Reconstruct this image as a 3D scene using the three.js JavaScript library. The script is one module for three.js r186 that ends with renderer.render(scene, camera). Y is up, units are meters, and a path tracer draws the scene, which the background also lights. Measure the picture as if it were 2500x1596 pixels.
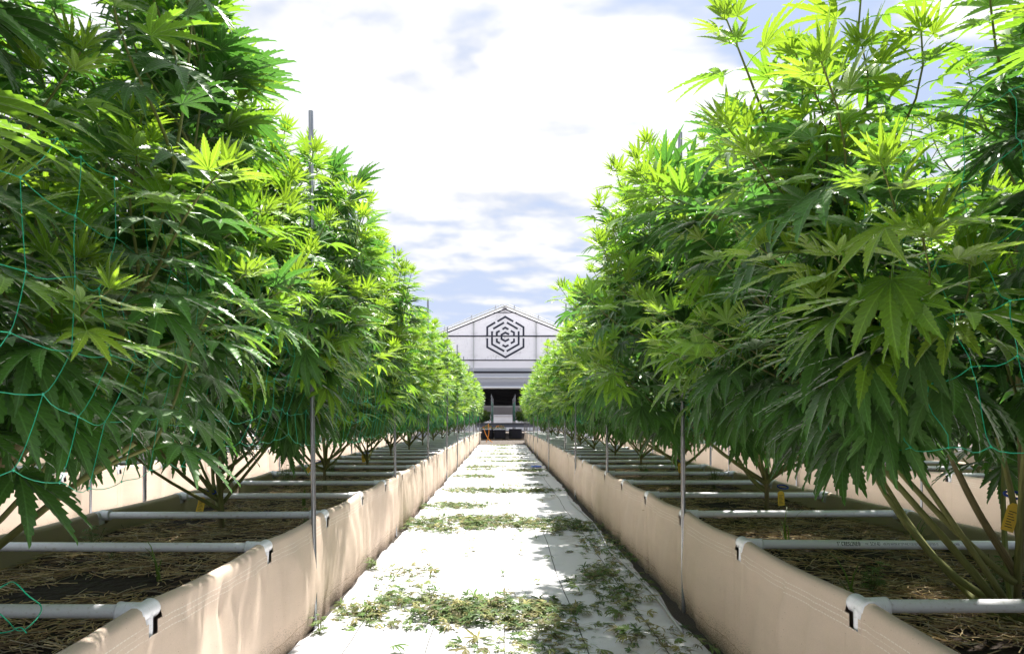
import * as THREE from 'three';
import { mergeGeometries } from 'three/addons/utils/BufferGeometryUtils.js';
import { ImprovedNoise } from 'three/addons/math/ImprovedNoise.js';

// ---------------------------------------------------------------- camera, sky, sun, exposure
const scene = new THREE.Scene();
const EYE = 1.058, FOC = 1640, VX = 1226, VY = 1022;            // eye height, focal length and vanishing point in pixels of the 2500 x 1596 photograph
const camera = new THREE.PerspectiveCamera(2 * Math.atan(VY / FOC) * 180 / Math.PI, 2548 / 2044, 0.05, 900);
camera.position.set(0, EYE, 0);
camera.lookAt(0, EYE, -10);
camera.setViewOffset(2548, 2044, 48, 0, 2500, 1596);            // a level camera with a shifted lens: the posts stay upright
camera.updateProjectionMatrix();
const renderer = new THREE.WebGLRenderer({ antialias: true });
renderer.setSize(1024, 653);
renderer.toneMapping = THREE.LinearToneMapping;
renderer.toneMappingExposure = 3.15;
renderer.shadowMap.enabled = true;

const SUN = new THREE.Vector3(0.17, 1, -0.42).normalize();
const sun = new THREE.DirectionalLight(new THREE.Color(1, 0.95, 0.88), 3.9);
sun.position.copy(SUN).multiplyScalar(60).add(new THREE.Vector3(0, 0, -15));
sun.target.position.set(0, 0, -15);
sun.castShadow = true; sun.shadow.radius = 2;
sun.shadow.mapSize.set(4096, 4096);
Object.assign(sun.shadow.camera, { left: -30, right: 30, top: 40, bottom: -30, near: 1, far: 160 });
scene.add(sun, sun.target);

const perlin = new ImprovedNoise();
const N = (x, y, z = 0.5) => perlin.noise(x + 100, y + 100, z + 100);
const clamp = (x, a = 0, b = 1) => Math.min(b, Math.max(a, x));
const sstep = (a, b, x) => { const t = clamp((x - a) / (b - a)); return t * t * (3 - 2 * t); };
const mix = (a, b, t) => a + (b - a) * t;
function fbm(x, y, z, oct) { let s = 0, a = 0.5; for (let i = 0; i < oct; i++) { s += a * N(x, y, z + i * 7.3); x *= 2.03; y *= 2.03; a *= 0.52; } return s; }

{ // sky: a thin broken sheet of cloud over pale blue
  const W = 3072, H = 1536, data = new Float32Array(W * H * 4), w = W, h = H;
  for (let r = 0; r < h; r++) {
    const up = ((r + 0.5) / h - 0.5) * Math.PI, y = Math.sin(up), cu = Math.cos(up);
    for (let c = 0; c < w; c++) {
      const a = ((c + 0.5) / w - 0.5) * 2 * Math.PI, x = Math.cos(a) * cu, z = Math.sin(a) * cu, o = (r * w + c) * 4;
      if (y <= -0.02) { data[o] = 0.42; data[o + 1] = 0.45; data[o + 2] = 0.5; data[o + 3] = 1; continue; }
      const k = 1 / (Math.max(y, 0) + 0.13), px = x * k, pz = z * k;
      const broad = fbm(px * 0.55 + 68.11, pz * 0.55 + 76.33, 2.2, 3);
      const fine = fbm(px * 3.6 + 1.4 * broad, pz * 5.0, 9.4, 6);
      const wisp = fbm(px * 1.1 + fine * 0.6, pz * 2.6, 4.4, 5);
      let cover = 0.56 + broad * 1.9 + fine * 1.8 + wisp * 0.7;
      const cloud = sstep(-0.05, 0.85, cover);
      const ca = x * SUN.x + y * SUN.y + z * SUN.z, ang = Math.acos(clamp(ca, -1, 1));
      const glow = 0.85 * Math.exp(-ang * ang / 0.10) + 0.05 * Math.exp(-ang * ang / 0.4);
      const hz = Math.exp(-Math.max(y, 0) * 5);
      const clear = [mix(0.175, 0.24, hz), mix(0.215, 0.265, hz), mix(0.305, 0.32, hz)];
      const body = 0.295 + 0.045 * sstep(0.2, 1.1, cover) + 0.06 * fine;
      const cl = [body * 1.0, body * 1.01, body * 1.045];
      for (let i = 0; i < 3; i++) data[o + i] = mix(clear[i], cl[i], cloud) + glow * (0.35 + 0.65 * cloud) * [1, 0.97, 0.92][i];
      data[o + 3] = 1;
    }
  }
  const sky = new THREE.DataTexture(data, W, H, THREE.RGBAFormat, THREE.FloatType);
  sky.mapping = THREE.EquirectangularReflectionMapping; sky.magFilter = THREE.LinearFilter; sky.needsUpdate = true;
  scene.background = sky; scene.environment = sky;
}

// ---------------------------------------------------------------- helpers
const V = (x, y, z) => new THREE.Vector3(x, y, z);
function rng(seed) { let s = (seed * 2654435761) | 0; return () => { s = (s + 0x6d2b79f5) | 0; let t = Math.imul(s ^ (s >>> 15), 1 | s); t = (t + Math.imul(t ^ (t >>> 7), 61 | t)) ^ t; return ((t ^ (t >>> 14)) >>> 0) / 4294967296; }; }
const at = (px, py, d) => V((px - VX) / FOC * d, EYE - (py - VY) / FOC * d, -d);     // a point of the place, measured from the photograph at depth d
const taken = {};
function numbered(name) { const n = taken[name] = (taken[name] ?? -1) + 1; return n ? `${name}_${String(n).padStart(3, '0')}` : name; }
function shade(o) { o.castShadow = o.receiveShadow = true; return o; }
function part(name, geo, mat, parent) { const m = shade(new THREE.Mesh(geo, mat)); m.name = name; parent.add(m); return m; }
function tag(o, label, category, group) { o.userData.label = label; o.userData.category = category; if (group) o.userData.group = group; return o; }
function thing(name, label, category, pos = [0, 0, 0], group) { const g = new THREE.Group(); g.name = numbered(name); g.position.set(...pos); scene.add(g); return tag(g, label, category, group); }
function solo(name, geo, mat, label, category, group) { const m = shade(new THREE.Mesh(geo, mat)); m.name = numbered(name); scene.add(m); return tag(m, label, category, group); }
function structure(name, geo, mat) { const m = shade(new THREE.Mesh(geo, mat)); m.name = numbered(name); m.userData.kind = 'structure'; scene.add(m); return m; }
function geom(pos, idx, uv) {
  const g = new THREE.BufferGeometry();
  g.setAttribute('position', new THREE.Float32BufferAttribute(pos, 3));
  g.setAttribute('uv', new THREE.Float32BufferAttribute(uv ?? new Array(pos.length / 3 * 2).fill(0), 2));
  g.setIndex(idx); g.computeVertexNormals(); return g;
}
function sheet(us, vs, f, skip) {                      // a grid: f(u, v) -> [x, y, z, s, t]
  const pos = [], uv = [], idx = [], nv = vs.length;
  for (const u of us) for (const v of vs) { const p = f(u, v); pos.push(p[0], p[1], p[2]); uv.push(p[3] ?? u, p[4] ?? v); }
  for (let i = 0; i + 1 < us.length; i++) for (let j = 0; j + 1 < nv; j++) {
    if (skip && skip(i, j)) continue;
    const a = i * nv + j, b = a + nv; idx.push(a, b, a + 1, a + 1, b, b + 1);
  }
  return geom(pos, idx, uv);
}
function sweep(pts, rad, sides = 6, cap = true) {       // a tube of changing radius along points
  const pos = [], uv = [], idx = [], n = pts.length; let len = 0;
  let t = pts[1].clone().sub(pts[0]).normalize(), nrm = Math.abs(t.y) > 0.9 ? V(1, 0, 0) : V(0, 1, 0);
  for (let i = 0; i < n; i++) {
    t = pts[Math.min(i + 1, n - 1)].clone().sub(pts[Math.max(i - 1, 0)]).normalize();
    nrm = nrm.clone().sub(t.clone().multiplyScalar(nrm.dot(t))).normalize();
    const b = t.clone().cross(nrm), r = typeof rad === 'function' ? rad(i / (n - 1)) : rad;
    if (i) len += pts[i].distanceTo(pts[i - 1]);
    for (let k = 0; k <= sides; k++) { const a = k / sides * 2 * Math.PI, p = nrm.clone().multiplyScalar(Math.cos(a) * r).addScaledVector(b, Math.sin(a) * r).add(pts[i]); pos.push(p.x, p.y, p.z); uv.push(k / sides, len); }
  }
  for (let i = 0; i + 1 < n; i++) for (let k = 0; k < sides; k++) { const a = i * (sides + 1) + k, b = a + sides + 1; idx.push(a, a + 1, b, b, a + 1, b + 1); }
  if (cap) for (const e of [0, n - 1]) { const c = pos.length / 3; pos.push(pts[e].x, pts[e].y, pts[e].z); uv.push(0.5, 0.5); for (let k = 0; k < sides; k++) { const a = e * (sides + 1) + k; e ? idx.push(a, a + 1, c) : idx.push(a + 1, a, c); } }
  return geom(pos, idx, uv);
}
function bez(a, b, c, d, n) { return new THREE.CubicBezierCurve3(a, b, c, d).getPoints(n); }
function boxAt(x0, x1, y0, y1, z0, z1) { const g = new THREE.BoxGeometry(Math.abs(x1 - x0), Math.abs(y1 - y0), Math.abs(z1 - z0)); g.translate((x0 + x1) / 2, (y0 + y1) / 2, (z0 + z1) / 2); return g; }
function bar(a, b, w, h) { const d = b.clone().sub(a), g = new THREE.BoxGeometry(w, h, d.length()); const q = new THREE.Quaternion().setFromUnitVectors(V(0, 0, 1), d.clone().normalize()); g.applyQuaternion(q); const m = a.clone().add(b).multiplyScalar(0.5); g.translate(m.x, m.y, m.z); return g; }
function texture(w, h, f, srgb = true) {               // f(u, v) -> [r, g, b] 0..255
  const d = new Uint8Array(w * h * 4);
  for (let y = 0; y < h; y++) for (let x = 0; x < w; x++) { const c = f((x + 0.5) / w, (y + 0.5) / h, x, y), o = (y * w + x) * 4; d[o] = clamp(c[0], 0, 255); d[o + 1] = clamp(c[1], 0, 255); d[o + 2] = clamp(c[2], 0, 255); d[o + 3] = 255; }
  const t = new THREE.DataTexture(d, w, h); t.magFilter = THREE.LinearFilter; t.minFilter = THREE.LinearMipmapLinearFilter; t.wrapS = t.wrapT = THREE.RepeatWrapping; if (srgb) t.colorSpace = THREE.SRGBColorSpace; t.needsUpdate = true; return t;
}
function tiled(f, P) { return (u, v, s) => { const x = u * P, y = v * P; return mix(mix(f(x, y, s), f(x - P, y, s), u), mix(f(x, y - P, s), f(x - P, y - P, s), u), v); }; }
const ordinal = ['nearest', 'second', 'third', 'fourth', 'fifth', 'sixth', 'seventh', 'eighth', 'ninth', 'tenth', 'eleventh', 'twelfth', 'thirteenth', 'fourteenth', 'fifteenth', 'sixteenth', 'seventeenth', 'eighteenth', 'nineteenth', 'twentieth', 'twenty-first', 'twenty-second'];
const range = (a, b, n) => Array.from({ length: n + 1 }, (_, i) => a + (b - a) * i / n);
function graded(a, b, s0, growth) { const r = [a]; let s = s0; while (r[r.length - 1] < b) { r.push(r[r.length - 1] + s); s *= growth; } r[r.length - 1] = b; return r; }
const std = (o) => new THREE.MeshStandardMaterial(o), phys = (o) => new THREE.MeshPhysicalMaterial(o);
const lin = (r, g, b) => new THREE.Color().setRGB(r, g, b);

// ---------------------------------------------------------------- materials
const speck = (() => { const r = rng(5); return texture(512, 512, () => { const a = r(), b = r(); const v = 92 + 70 * (a - 0.5) + (b > 0.93 ? 70 * r() : 0) - (b < 0.08 ? 50 : 0); return [v * 1.04, v * 0.96, v * 0.88]; }); })();
const mottle = texture(256, 256, (u, v) => { const f = tiled((x, y) => fbm(x, y, 1.1, 5), 6)(u, v); const g = 128 + 150 * f; return [g, g, g]; }, false);
const grit = (() => { const r = rng(11); return texture(512, 512, () => { const g = 255 * r(); return [g, g, g]; }, false); })();
function withRepeat(t, x, y) { const c = t.clone(); c.repeat.set(x, y); c.needsUpdate = true; return c; }
const M = {};
M.gravel = std({ map: withRepeat(speck, 2.2, 2.2), bumpMap: withRepeat(grit, 2.2, 2.2), bumpScale: 0.012, roughness: 0.97 });
M.soil = std({ color: lin(0.20, 0.145, 0.10), map: withRepeat(speck, 1.6, 1.6), bumpMap: withRepeat(mottle, 3.1, 3.1), bumpScale: 0.05, roughness: 1 });
// white woven ground cover: weave, thin grey marker threads every 0.36 m, dust and footmarks
M.cover = std({
  color: lin(0.84, 0.84, 0.85), roughness: 0.72, bumpMap: withRepeat(grit, 6, 6), bumpScale: 0.0012,
  map: (() => { const r = rng(21); const t = texture(1440, 1440, (u, v, x, y) => {
    let g = 238 + 9 * (r() - 0.5) + 4 * Math.sin(x * 1.9) * Math.sin(y * 1.9);
    const n = tiled((a, b) => fbm(a, b, 3.3, 5), 5)(u, v); let c = [g, g, g + 2];
    const dust = sstep(0.10, 0.42, n + 0.25 * (r() - 0.5)); c = [c[0] - 42 * dust, c[1] - 50 * dust, c[2] - 62 * dust];
    if (x % 360 > 9 && x % 360 < 16) { const k = 0.72 + 0.22 * r(); c = c.map((q) => q * (1 - k) + 60 * k); }
    if (r() > 0.9994) c = [110, 92, 70];
    return c;
  }); t.repeat.set(1 / 1.44, 1 / 1.44); return t; })(),
});
// tan felt of the beds, u metres along, v metres down the profile: two seams of white thread, soil splashed up from the ground
const FELT = 0.78;
M.felt = std({
  color: lin(0.98, 0.95, 0.95), roughness: 0.95, bumpMap: withRepeat(grit, 5, 5), bumpScale: 0.0009,
  map: (() => { const r = rng(33); const t = texture(2048, 512, (u, v, x, y) => {
    const n = tiled((a, b) => fbm(a, b, 6.1, 4), 9)(u, v), m = v * FELT, k = 1 + 0.07 * n + 0.05 * (r() - 0.5);
    let c = [213 * k, 195 * k, 177 * k];
    for (const s of [0.245, 0.262, 0.280]) if (Math.abs(m - s - 0.002 * N(u * 20, 3)) < 0.0013 && x % 9 < 7) c = [232, 224, 212];
    if (Math.abs(m - 0.655) < 0.001 && x % 8 < 6) c = [150, 128, 104];
    const d = sstep(0.60, 0.76, m + 0.07 * tiled((a, b) => fbm(a, b, 8.8, 4), 16)(u, v) + 0.10 * (r() - 0.5)); if (r() < d * 0.85) { const q = 0.45 + 0.3 * r(); c = [c[0] * q, c[1] * q * 0.97, c[2] * q * 0.93]; }
    if (r() > 0.9992) c = [130, 104, 78];
    return c;
  }); t.repeat.set(1 / 4, 1 / FELT); return t; })(),
});
const grime = (() => { const r = rng(15); return texture(256, 256, (u, v) => { const n = tiled((a, b) => fbm(a, b * 2, 4.9, 5), 7)(u, v), k = sstep(0.12, 0.42, n + 0.3 * (r() - 0.5)); const q = r() > 0.996 ? 0.6 : 1; return [(250 - 34 * k) * q, (250 - 40 * k) * q, (252 - 50 * k) * q]; }); })();
M.pvc = phys({ map: withRepeat(grime, 1, 3), color: lin(0.90, 0.90, 0.94), roughness: 0.32, clearcoat: 0.25, clearcoatRoughness: 0.25 });
M.pvcDusty = phys({ map: withRepeat(grime, 2, 5), color: lin(0.78, 0.78, 0.80), roughness: 0.5, clearcoat: 0.1, clearcoatRoughness: 0.4 });
M.steel = std({ color: lin(0.50, 0.52, 0.54), metalness: 0.7, roughness: 0.45, map: (() => { const r = rng(8); const t = texture(128, 512, (u, v) => { const n = tiled((a, b) => fbm(a * 3, b, 2.1, 5), 8)(u, v); const g = 208 + 130 * n + 24 * (r() - 0.5); return [g, g, g + 3]; }); t.repeat.set(1, 1.3); return t; })(), roughnessMap: mottle });
M.net = std({ color: lin(0.01, 0.42, 0.23), roughness: 0.4 });
M.stem = std({ color: lin(0.27, 0.29, 0.10), roughness: 0.75, map: (() => { const r = rng(9); const t = texture(64, 256, (u, v) => { const n = tiled((a, b) => fbm(a * 5, b * 0.7, 7.7, 4), 6)(u, v), g = 205 + 120 * n + 20 * (r() - 0.5); return [g + 2, g, g - 10]; }); t.repeat.set(2, 4); return t; })() });
M.bark = std({ color: lin(0.27, 0.23, 0.115), roughness: 0.85, map: M.stem.map, bumpMap: M.stem.map, bumpScale: 0.003 });
M.blackFelt = std({ color: lin(0.012, 0.012, 0.018), roughness: 0.95, bumpMap: withRepeat(grit, 3, 3), bumpScale: 0.002 });
M.straw = std({ color: lin(1, 1, 1), roughness: 0.8 });
M.yellow = std({ color: lin(0.75, 0.50, 0.03), roughness: 0.5 });
M.blue = std({ color: lin(0.02, 0.05, 0.42), roughness: 0.5 });
M.orange = std({ color: lin(0.85, 0.30, 0.02), roughness: 0.45 });
M.wood = std({ color: lin(0.40, 0.28, 0.16), roughness: 0.9, map: M.stem.map });

// leaf: veins on each leaflet (u across, v along); a leaf passes light, so its colour is what it reflects and lets through together
const chev = (v, x) => { const k = ((v * 13 - x * 1.6) % 1 + 1.5) % 1 - 0.5; return k * k; };
const veins = texture(64, 256, (u, v) => {
  const x = Math.abs(u - 0.5) * 2; let g = 206 + 10 * N(u * 14, v * 40, 3);
  const rib = Math.exp(-x * x / 0.006), side = Math.exp(-chev(v, x) / 0.012) * (1 - 0.5 * x);
  g += 46 * rib + 22 * side; return [g + 10 * rib, g, g - 30 + 40 * rib];
});
const veinBump = texture(64, 256, (u, v) => { const x = Math.abs(u - 0.5) * 2; const g = 200 - 110 * Math.exp(-x * x / 0.01) - 60 * Math.exp(-chev(v, x) / 0.02); return [g, g, g]; }, false);
function leafMat(color, through, coat = 0.75) { return phys({ color, map: veins, bumpMap: veinBump, bumpScale: 0.0012, roughness: 1, transmission: through, thickness: 0, ior: 1.4, clearcoat: coat, clearcoatRoughness: 0.27, side: THREE.DoubleSide }); }
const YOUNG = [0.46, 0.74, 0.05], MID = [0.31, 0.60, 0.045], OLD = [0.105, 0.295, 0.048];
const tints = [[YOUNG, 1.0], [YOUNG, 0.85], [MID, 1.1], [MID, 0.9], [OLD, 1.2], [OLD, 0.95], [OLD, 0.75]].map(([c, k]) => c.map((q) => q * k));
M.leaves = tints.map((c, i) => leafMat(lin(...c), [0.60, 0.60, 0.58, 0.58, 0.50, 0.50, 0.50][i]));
M.leafMass = leafMat(lin(1, 1, 1), 0.56);
M.litter = leafMat(lin(1, 1, 1), 0.2, 0.15);
const blade = leafMat(lin(0.20, 0.33, 0.05), 0.4, 0.3);

// ---------------------------------------------------------------- ground, paths
structure('ground', sheet([-160, -40, -12, 12, 40, 160], [-200, -60, -33, -10, 10, 60], (x, z) => [x, 0, z, x, z]), M.gravel);
function pathCover(x0, x1, d0, d1, nx, ds, seed) {
  return sheet(ds, range(0, 1, nx), (d, k) => {
    const edge = 0.045 * N(d * 1.7, k * 2 + seed) + 0.02 * N(d * 7, k + seed), m = (k - 0.5) * 2;
    const x = mix(x0, x1, k) + m * edge, e = sstep(0.68, 1, Math.abs(m));
    let y = 0.022 + 0.014 * N(x * 0.9, d * 1.25 + 0.2 * x, seed) + 0.010 * N(x * 0.5, d * 2.6, seed + 4) * sstep(4, 7, d);
    y += 0.006 * N(x * 11 + 0.3 * d, d * 1.0, seed + 2) + e * (0.014 * N(x * 5, d * 6, seed + 3) + 0.010 * N(x * 9, d * 15, seed + 6)) + 0.004 * N(x * 2.4, d * 5.2, seed + 5);
    if (k === 0 || k === 1) y = 0.005;
    return [x, Math.max(y, 0.006), -d, x + 0.012 * N(d * 0.8, x * 2, seed) + 0.005 * N(d * 3, x, seed), d];
  });
}
const coverSteps = graded(-1.2, 26.8, 0.032, 1.004);
structure('path', pathCover(-0.93, 0.92, 0, 0, 84, coverSteps, 1), M.cover);
structure('side_path', pathCover(-4.02, -2.28, 0, 0, 16, graded(-1, 29, 0.15, 1.005), 11), M.cover);
structure('side_path', pathCover(2.32, 4.1, 0, 0, 16, graded(-1, 29, 0.15, 1.005), 17), M.cover);

// ---------------------------------------------------------------- raised beds
const PITCH = 0.914, RIM = 0.53, PIPE = 0.0188, SOIL = 0.415;
const cyl = (r, l, axis, seg = 20, open = true) => { const g = new THREE.CylinderGeometry(r, r, l, seg, 1, open); if (axis === 'x') g.rotateZ(Math.PI / 2); if (axis === 'z') g.rotateX(Math.PI / 2); return g; };
function teeShape(s, seg) {                              // s: +1 when the cross pipe leaves towards +x
  const rr = 0.0265, sock = (l, axis, t) => { const g = new THREE.LatheGeometry([[PIPE * 0.9, 0], [rr + 0.0012, 0], [rr + 0.0012, 0.008], [rr, 0.010], [rr, l]].map((p) => new THREE.Vector2(...p)), seg); g.translate(0, -l, 0); return g; };
  const gs = [];
  for (const q of [1, -1]) { const g = sock(0.045); g.rotateX(q * Math.PI / 2); g.rotateY(0); gs.push(g); }
  const down = sock(0.075); gs.push(down);
  const side = sock(0.065); side.rotateZ(s * Math.PI / 2); gs.push(side);
  const ball = new THREE.SphereGeometry(rr, seg, 10); gs.push(ball);
  return mergeGeometries(gs.map((g) => { g = g.index ? g.toNonIndexed() : g; g.translate(0, 0, 0); return g; }));
}
const teeGeo = { '1': teeShape(1, 18), '-1': teeShape(-1, 18) }, teeFar = { '1': teeShape(1, 8), '-1': teeShape(-1, 8) };
const legGeo = cyl(PIPE, 0.17, 'y', 14); legGeo.translate(0, -0.125, 0);
const legFar = cyl(PIPE, 0.17, 'y', 7); legFar.translate(0, -0.125, 0);
const crossGeo = {};
const straws = [];
for (let v = 0; v < 3; v++) { const r = rng(60 + v), p = []; for (let i = 0; i < 4; i++) p.push(V((i / 3 - 0.5), 0.03 * (r() - 0.5), 0.06 * (r() - 0.5))); straws.push(sweep(p, 0.012, 3, false)); }

function bed(label, x0, x1, dT, d0, d1, detail, seed) {    // x0, x1: lines of the two rim pipes; dT: depth of a first tee
  const g = thing('raised_bed', label, 'planting bed', [(x0 + x1) / 2, 0, -(d0 + d1) / 2], 'long tan fabric beds with white pipe frames');
  const ox = -(x0 + x1) / 2, oz = (d0 + d1) / 2, put = (geo) => geo.translate(ox, 0, oz);
  const tees = []; for (let d = dT; d > d0 + 0.1; d -= PITCH) tees.unshift(d); for (let d = dT + PITCH; d < d1 - 0.1; d += PITCH) tees.push(d);
  const nearStep = detail ? 0.015 : 0.10;
  let ds = graded(d0, d1, nearStep, detail ? 1.004 : 1.004).filter((d) => tees.every((t) => Math.abs(d - t) > 0.052));
  for (const t of tees) ds.push(t - 0.046, t - 0.042, t - 0.0295, t, t + 0.018, t + 0.0295, t + 0.042, t + 0.046);
  ds = [...new Set(ds)].sort((a, b) => a - b);
  const near = (d) => { let b = 9, f = 0; for (let i = 0; i < tees.length; i++) { const q = Math.abs(d - tees[i]); if (q < b) { b = q; } if (i && d >= tees[i - 1] && d < tees[i]) f = (d - tees[i - 1]) / PITCH; } return [b, f]; };
  const bay = (d, k) => { const [, f] = near(d); return Math.sin(Math.PI * f) * (0.35 + 0.9 * Math.abs(N(Math.floor((d - dT) / PITCH + 100) * 2.37, seed + k * 5.1, 7))); };
  for (const [xr, out] of [[x0, -1], [x1, 1]]) {
    const prof = [[-0.036, 0.39], [-0.033, 0.44], [-0.028, 0.485]];
    for (const a of [180, 144, 108, 72, 36, 0]) prof.push([0.0245 * Math.cos(a * Math.PI / 180), RIM + 0.0245 * Math.sin(a * Math.PI / 180)]);
    for (const y of detail ? [0.505, 0.485, 0.468, 0.45, 0.425, 0.40, 0.37, 0.34, 0.30, 0.26, 0.22, 0.18, 0.14, 0.10, 0.06, 0.03, 0] : [0.468, 0.38, 0.27, 0.16, 0.07, 0]) prof.push([0.024, y]);
    const len = [0]; for (let i = 1; i < prof.length; i++) len.push(len[i - 1] + Math.hypot(prof[i][0] - prof[i - 1][0], prof[i][1] - prof[i - 1][1]));
    const cut = prof.findIndex((p, i) => i > 8 && p[1] <= 0.47);
    const geo = sheet(ds, prof.map((_, i) => i), (d, j) => {
      let [a, y] = prof[j]; const [q, f] = near(d), S = seed * 3.7 + out;
      if (j > 8) {
        const t = 1 - y / RIM, belly = Math.sin(Math.PI * Math.pow(t, 1.25));
        a += 0.030 * belly * (0.55 + 0.6 * Math.sin(Math.PI * f)) * (0.75 + 0.8 * N(Math.floor(d / PITCH) * 3.3, S));
        a += (0.030 * N(d * 3.1 + 0.5 * t, t * 0.9 + S) + 0.026 * N(d * 9 - 1.6 * t, t * 0.8 + S) + 0.008 * N(d * 24 + 2 * t, t * 1.4 + S)) * sstep(0, 0.25, t) * (1 - 0.4 * t);
        const gather = Math.exp(-q * q / 0.02); a += gather * (0.012 * N(d * 22, S + 2, t * 0.5) - 0.010) * sstep(0.05, 0.3, t);
        a += 0.012 * Math.abs(N(d * 1.6, S + 8)) * t;
        if (detail) { const cell = Math.floor(d / 0.31); for (const c of [cell - 1, cell, cell + 1]) { const h1 = N(c * 7.31, S + 1) + 0.5, dc = (c + 0.5 + 0.8 * N(c * 3.17, S + 5)) * 0.31 + 0.10 * N(c * 5.3, S + 9) * t, q2 = (d - dc) / (0.016 + 0.012 * h1); a += (0.020 * h1 * Math.exp(-q2 * q2) - 0.015 * h1 * Math.exp(-(q2 - 2) * (q2 - 2))) * Math.sin(Math.PI * clamp(0.08 + t * (0.8 + 0.5 * h1))) ; } }
        if (q < 0.075) a = Math.max(a, mix(0.0305, 0.0, sstep(0.04, 0.075, q)));
      } else { y -= 0.003 * Math.sin(Math.PI * f) * (j > 2 ? 1 : 0.4); y += 0.002 * N(d * 8, S); }
      y -= mix(0.014, 0.028, sstep(3, 9, d)) * bay(d, out) * clamp(y / RIM); a += 0.022 * bay(d, out + 3) * clamp(y / RIM);
      y *= 1 - 0.10 * sstep(16, 30, d); if (j === prof.length - 1) y = -0.01;
      if (j === cut && q < 0.0505 && q > 0.03) y += 0.0;
      return [xr + out * a, y, -d, d, len[j]];
    }, (i, j) => { const m = (ds[i] + ds[i + 1]) / 2; const q = near(m)[0], far = tees.some((t) => m - t > 0.018 && m - t < 0.05); return j >= 2 && j < cut && q < (j > 8 ? (far ? 0 : 0.0295) : 0.042); });
    part('fabric_wall', put(geo), M.felt, g);
    part('rim_pipe', put(sweep(graded(d0 + 0.02, d1 - 0.02, 0.11, 1.002).map((d) => V(xr + out * 0.022 * bay(d, out + 3), (RIM - mix(0.014, 0.028, sstep(3, 9, d)) * bay(d, out)) * (1 - 0.10 * sstep(16, 30, d)) - 0.002, -d)), PIPE, 10, false)), M.pvc, g);
  }
  for (const d of [d0, d1]) part('end_wall', put(sheet(range(x0, x1, 14), [0, 0.15, 0.3, 0.45, 0.55], (x, y) => [x, y * (d === d1 ? 0.9 : 1), -d + (d === d1 ? -1 : 1) * (0.025 * Math.sin(y * 5.7) + 0.01 * N(x * 6, y * 2)), x, 0.72 - y])), M.felt, g);
  part('soil', put(sheet(range(x0 + 0.036, x1 - 0.036, 16), graded(d0 + 0.02, d1 - 0.02, 0.12, 1.004), (x, d) => [x, SOIL + 0.05 * N(x * 1.1, d * 0.7, seed) + 0.02 * N(x * 4, d * 4, seed), -d, x, d])), M.soil, g);
  const L = (x1 - x0).toFixed(3); const cg = crossGeo[L + detail] ??= cyl(PIPE, x1 - x0 - 0.06, 'x', detail ? 18 : 8), r = rng(seed + 90);
  for (const d of tees) {
    const lift = (1 - 0.10 * sstep(16, 30, d)) * RIM, c = part('cross_pipe', cg, r() < 0.35 ? M.pvcDusty : M.pvc, g); c.position.set(0, lift + 0.002, oz - d);
    c.userData.d = d; c.rotation.set(0, 0.012 * (r() - 0.5), 0.010 * (r() - 0.5));
    for (const s of [-1, 1]) {
      const tee = part('tee_fitting', (detail ? teeGeo : teeFar)[-s], M.pvc, c); tee.position.set(s * (x1 - x0) / 2, -0.002, 0); tee.rotation.z = 0.06 * (r() - 0.5);
      if (d < 14) part('leg', detail ? legGeo : legFar, M.pvc, tee);
    }
  }
  // loose straw over the soil
  const count = detail ? 26000 : 2000, rs = rng(seed + 7), cols = [[0.56, 0.41, 0.20], [0.68, 0.54, 0.30], [0.40, 0.28, 0.15], [0.24, 0.17, 0.10], [0.50, 0.43, 0.30]];
  const im = shade(new THREE.InstancedMesh(straws[seed % 3], M.straw, count)), o = new THREE.Object3D(), c = new THREE.Color();
  let placed = 0;
  for (let n = 0; n < count; n++) {
    const i = placed, d = detail ? d0 + 2.2 + Math.pow(rs(), 2.0) * (d1 - d0 - 2.4) : d0 + rs() * (d1 - d0), x = mix(x0 + 0.07, x1 - 0.07, rs());
    if (detail && N(x * 2.2, d * 2.6, seed + 20) < -0.28 - 0.25 * (rs() - 0.5)) continue;
    const l = (0.04 + 0.19 * rs() * rs()) * (1 + d / 30), y = SOIL + 0.05 * N(x * 1.1, d * 0.7, seed) + 0.02 * N(x * 4, d * 4, seed) + 0.004 + 0.022 * rs();
    o.position.set(x + ox, y, oz - d); const ang = rs() * 6.3 + 0.6 * N(x * 3, d * 3, 5); o.rotation.set(0.25 * (rs() - 0.5), ang, 0.22 * (rs() - 0.5)); o.scale.set(l, 0.12, 0.12 + 0.1 * rs()); o.updateMatrix(); im.setMatrixAt(i, o.matrix);
    const k = cols[Math.floor(rs() * 5)], b = 0.75 + 0.5 * rs(); im.setColorAt(i, c.setRGB(k[0] * b, k[1] * b, k[2] * b)); placed++;
  }
  im.count = placed; im.name = 'straw_mulch'; im.userData.kind = 'stuff'; g.add(im);
  return g;
}
const LX = -0.985, RX = 1.018, BW = 1.22;
const bedL = bed('long tan fabric bed with white pipe frame along the left of the path', LX - BW, LX, 1.84, -1.3, 29.6, true, 1);
const bedR = bed('long tan fabric bed with white pipe frame along the right of the path', RX, RX + BW, 1.89, -1.3, 29.8, true, 2);
bed('tan fabric bed one row further left, behind the left plants', -4.13 - BW, -4.13, 1.7, -1.3, 29.6, false, 3);
bed('tan fabric bed one row further right, behind the right plants', 4.2, 4.2 + BW, 1.7, -1.3, 29.6, false, 4);
bed('farthest tan fabric bed on the left, two rows from the path', -7.3 - BW, -7.3, 1.7, 3, 29.6, false, 5);
bed('farthest tan fabric bed on the right, two rows from the path', 7.4, 7.4 + BW, 1.7, 3, 29.6, false, 6);

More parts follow.
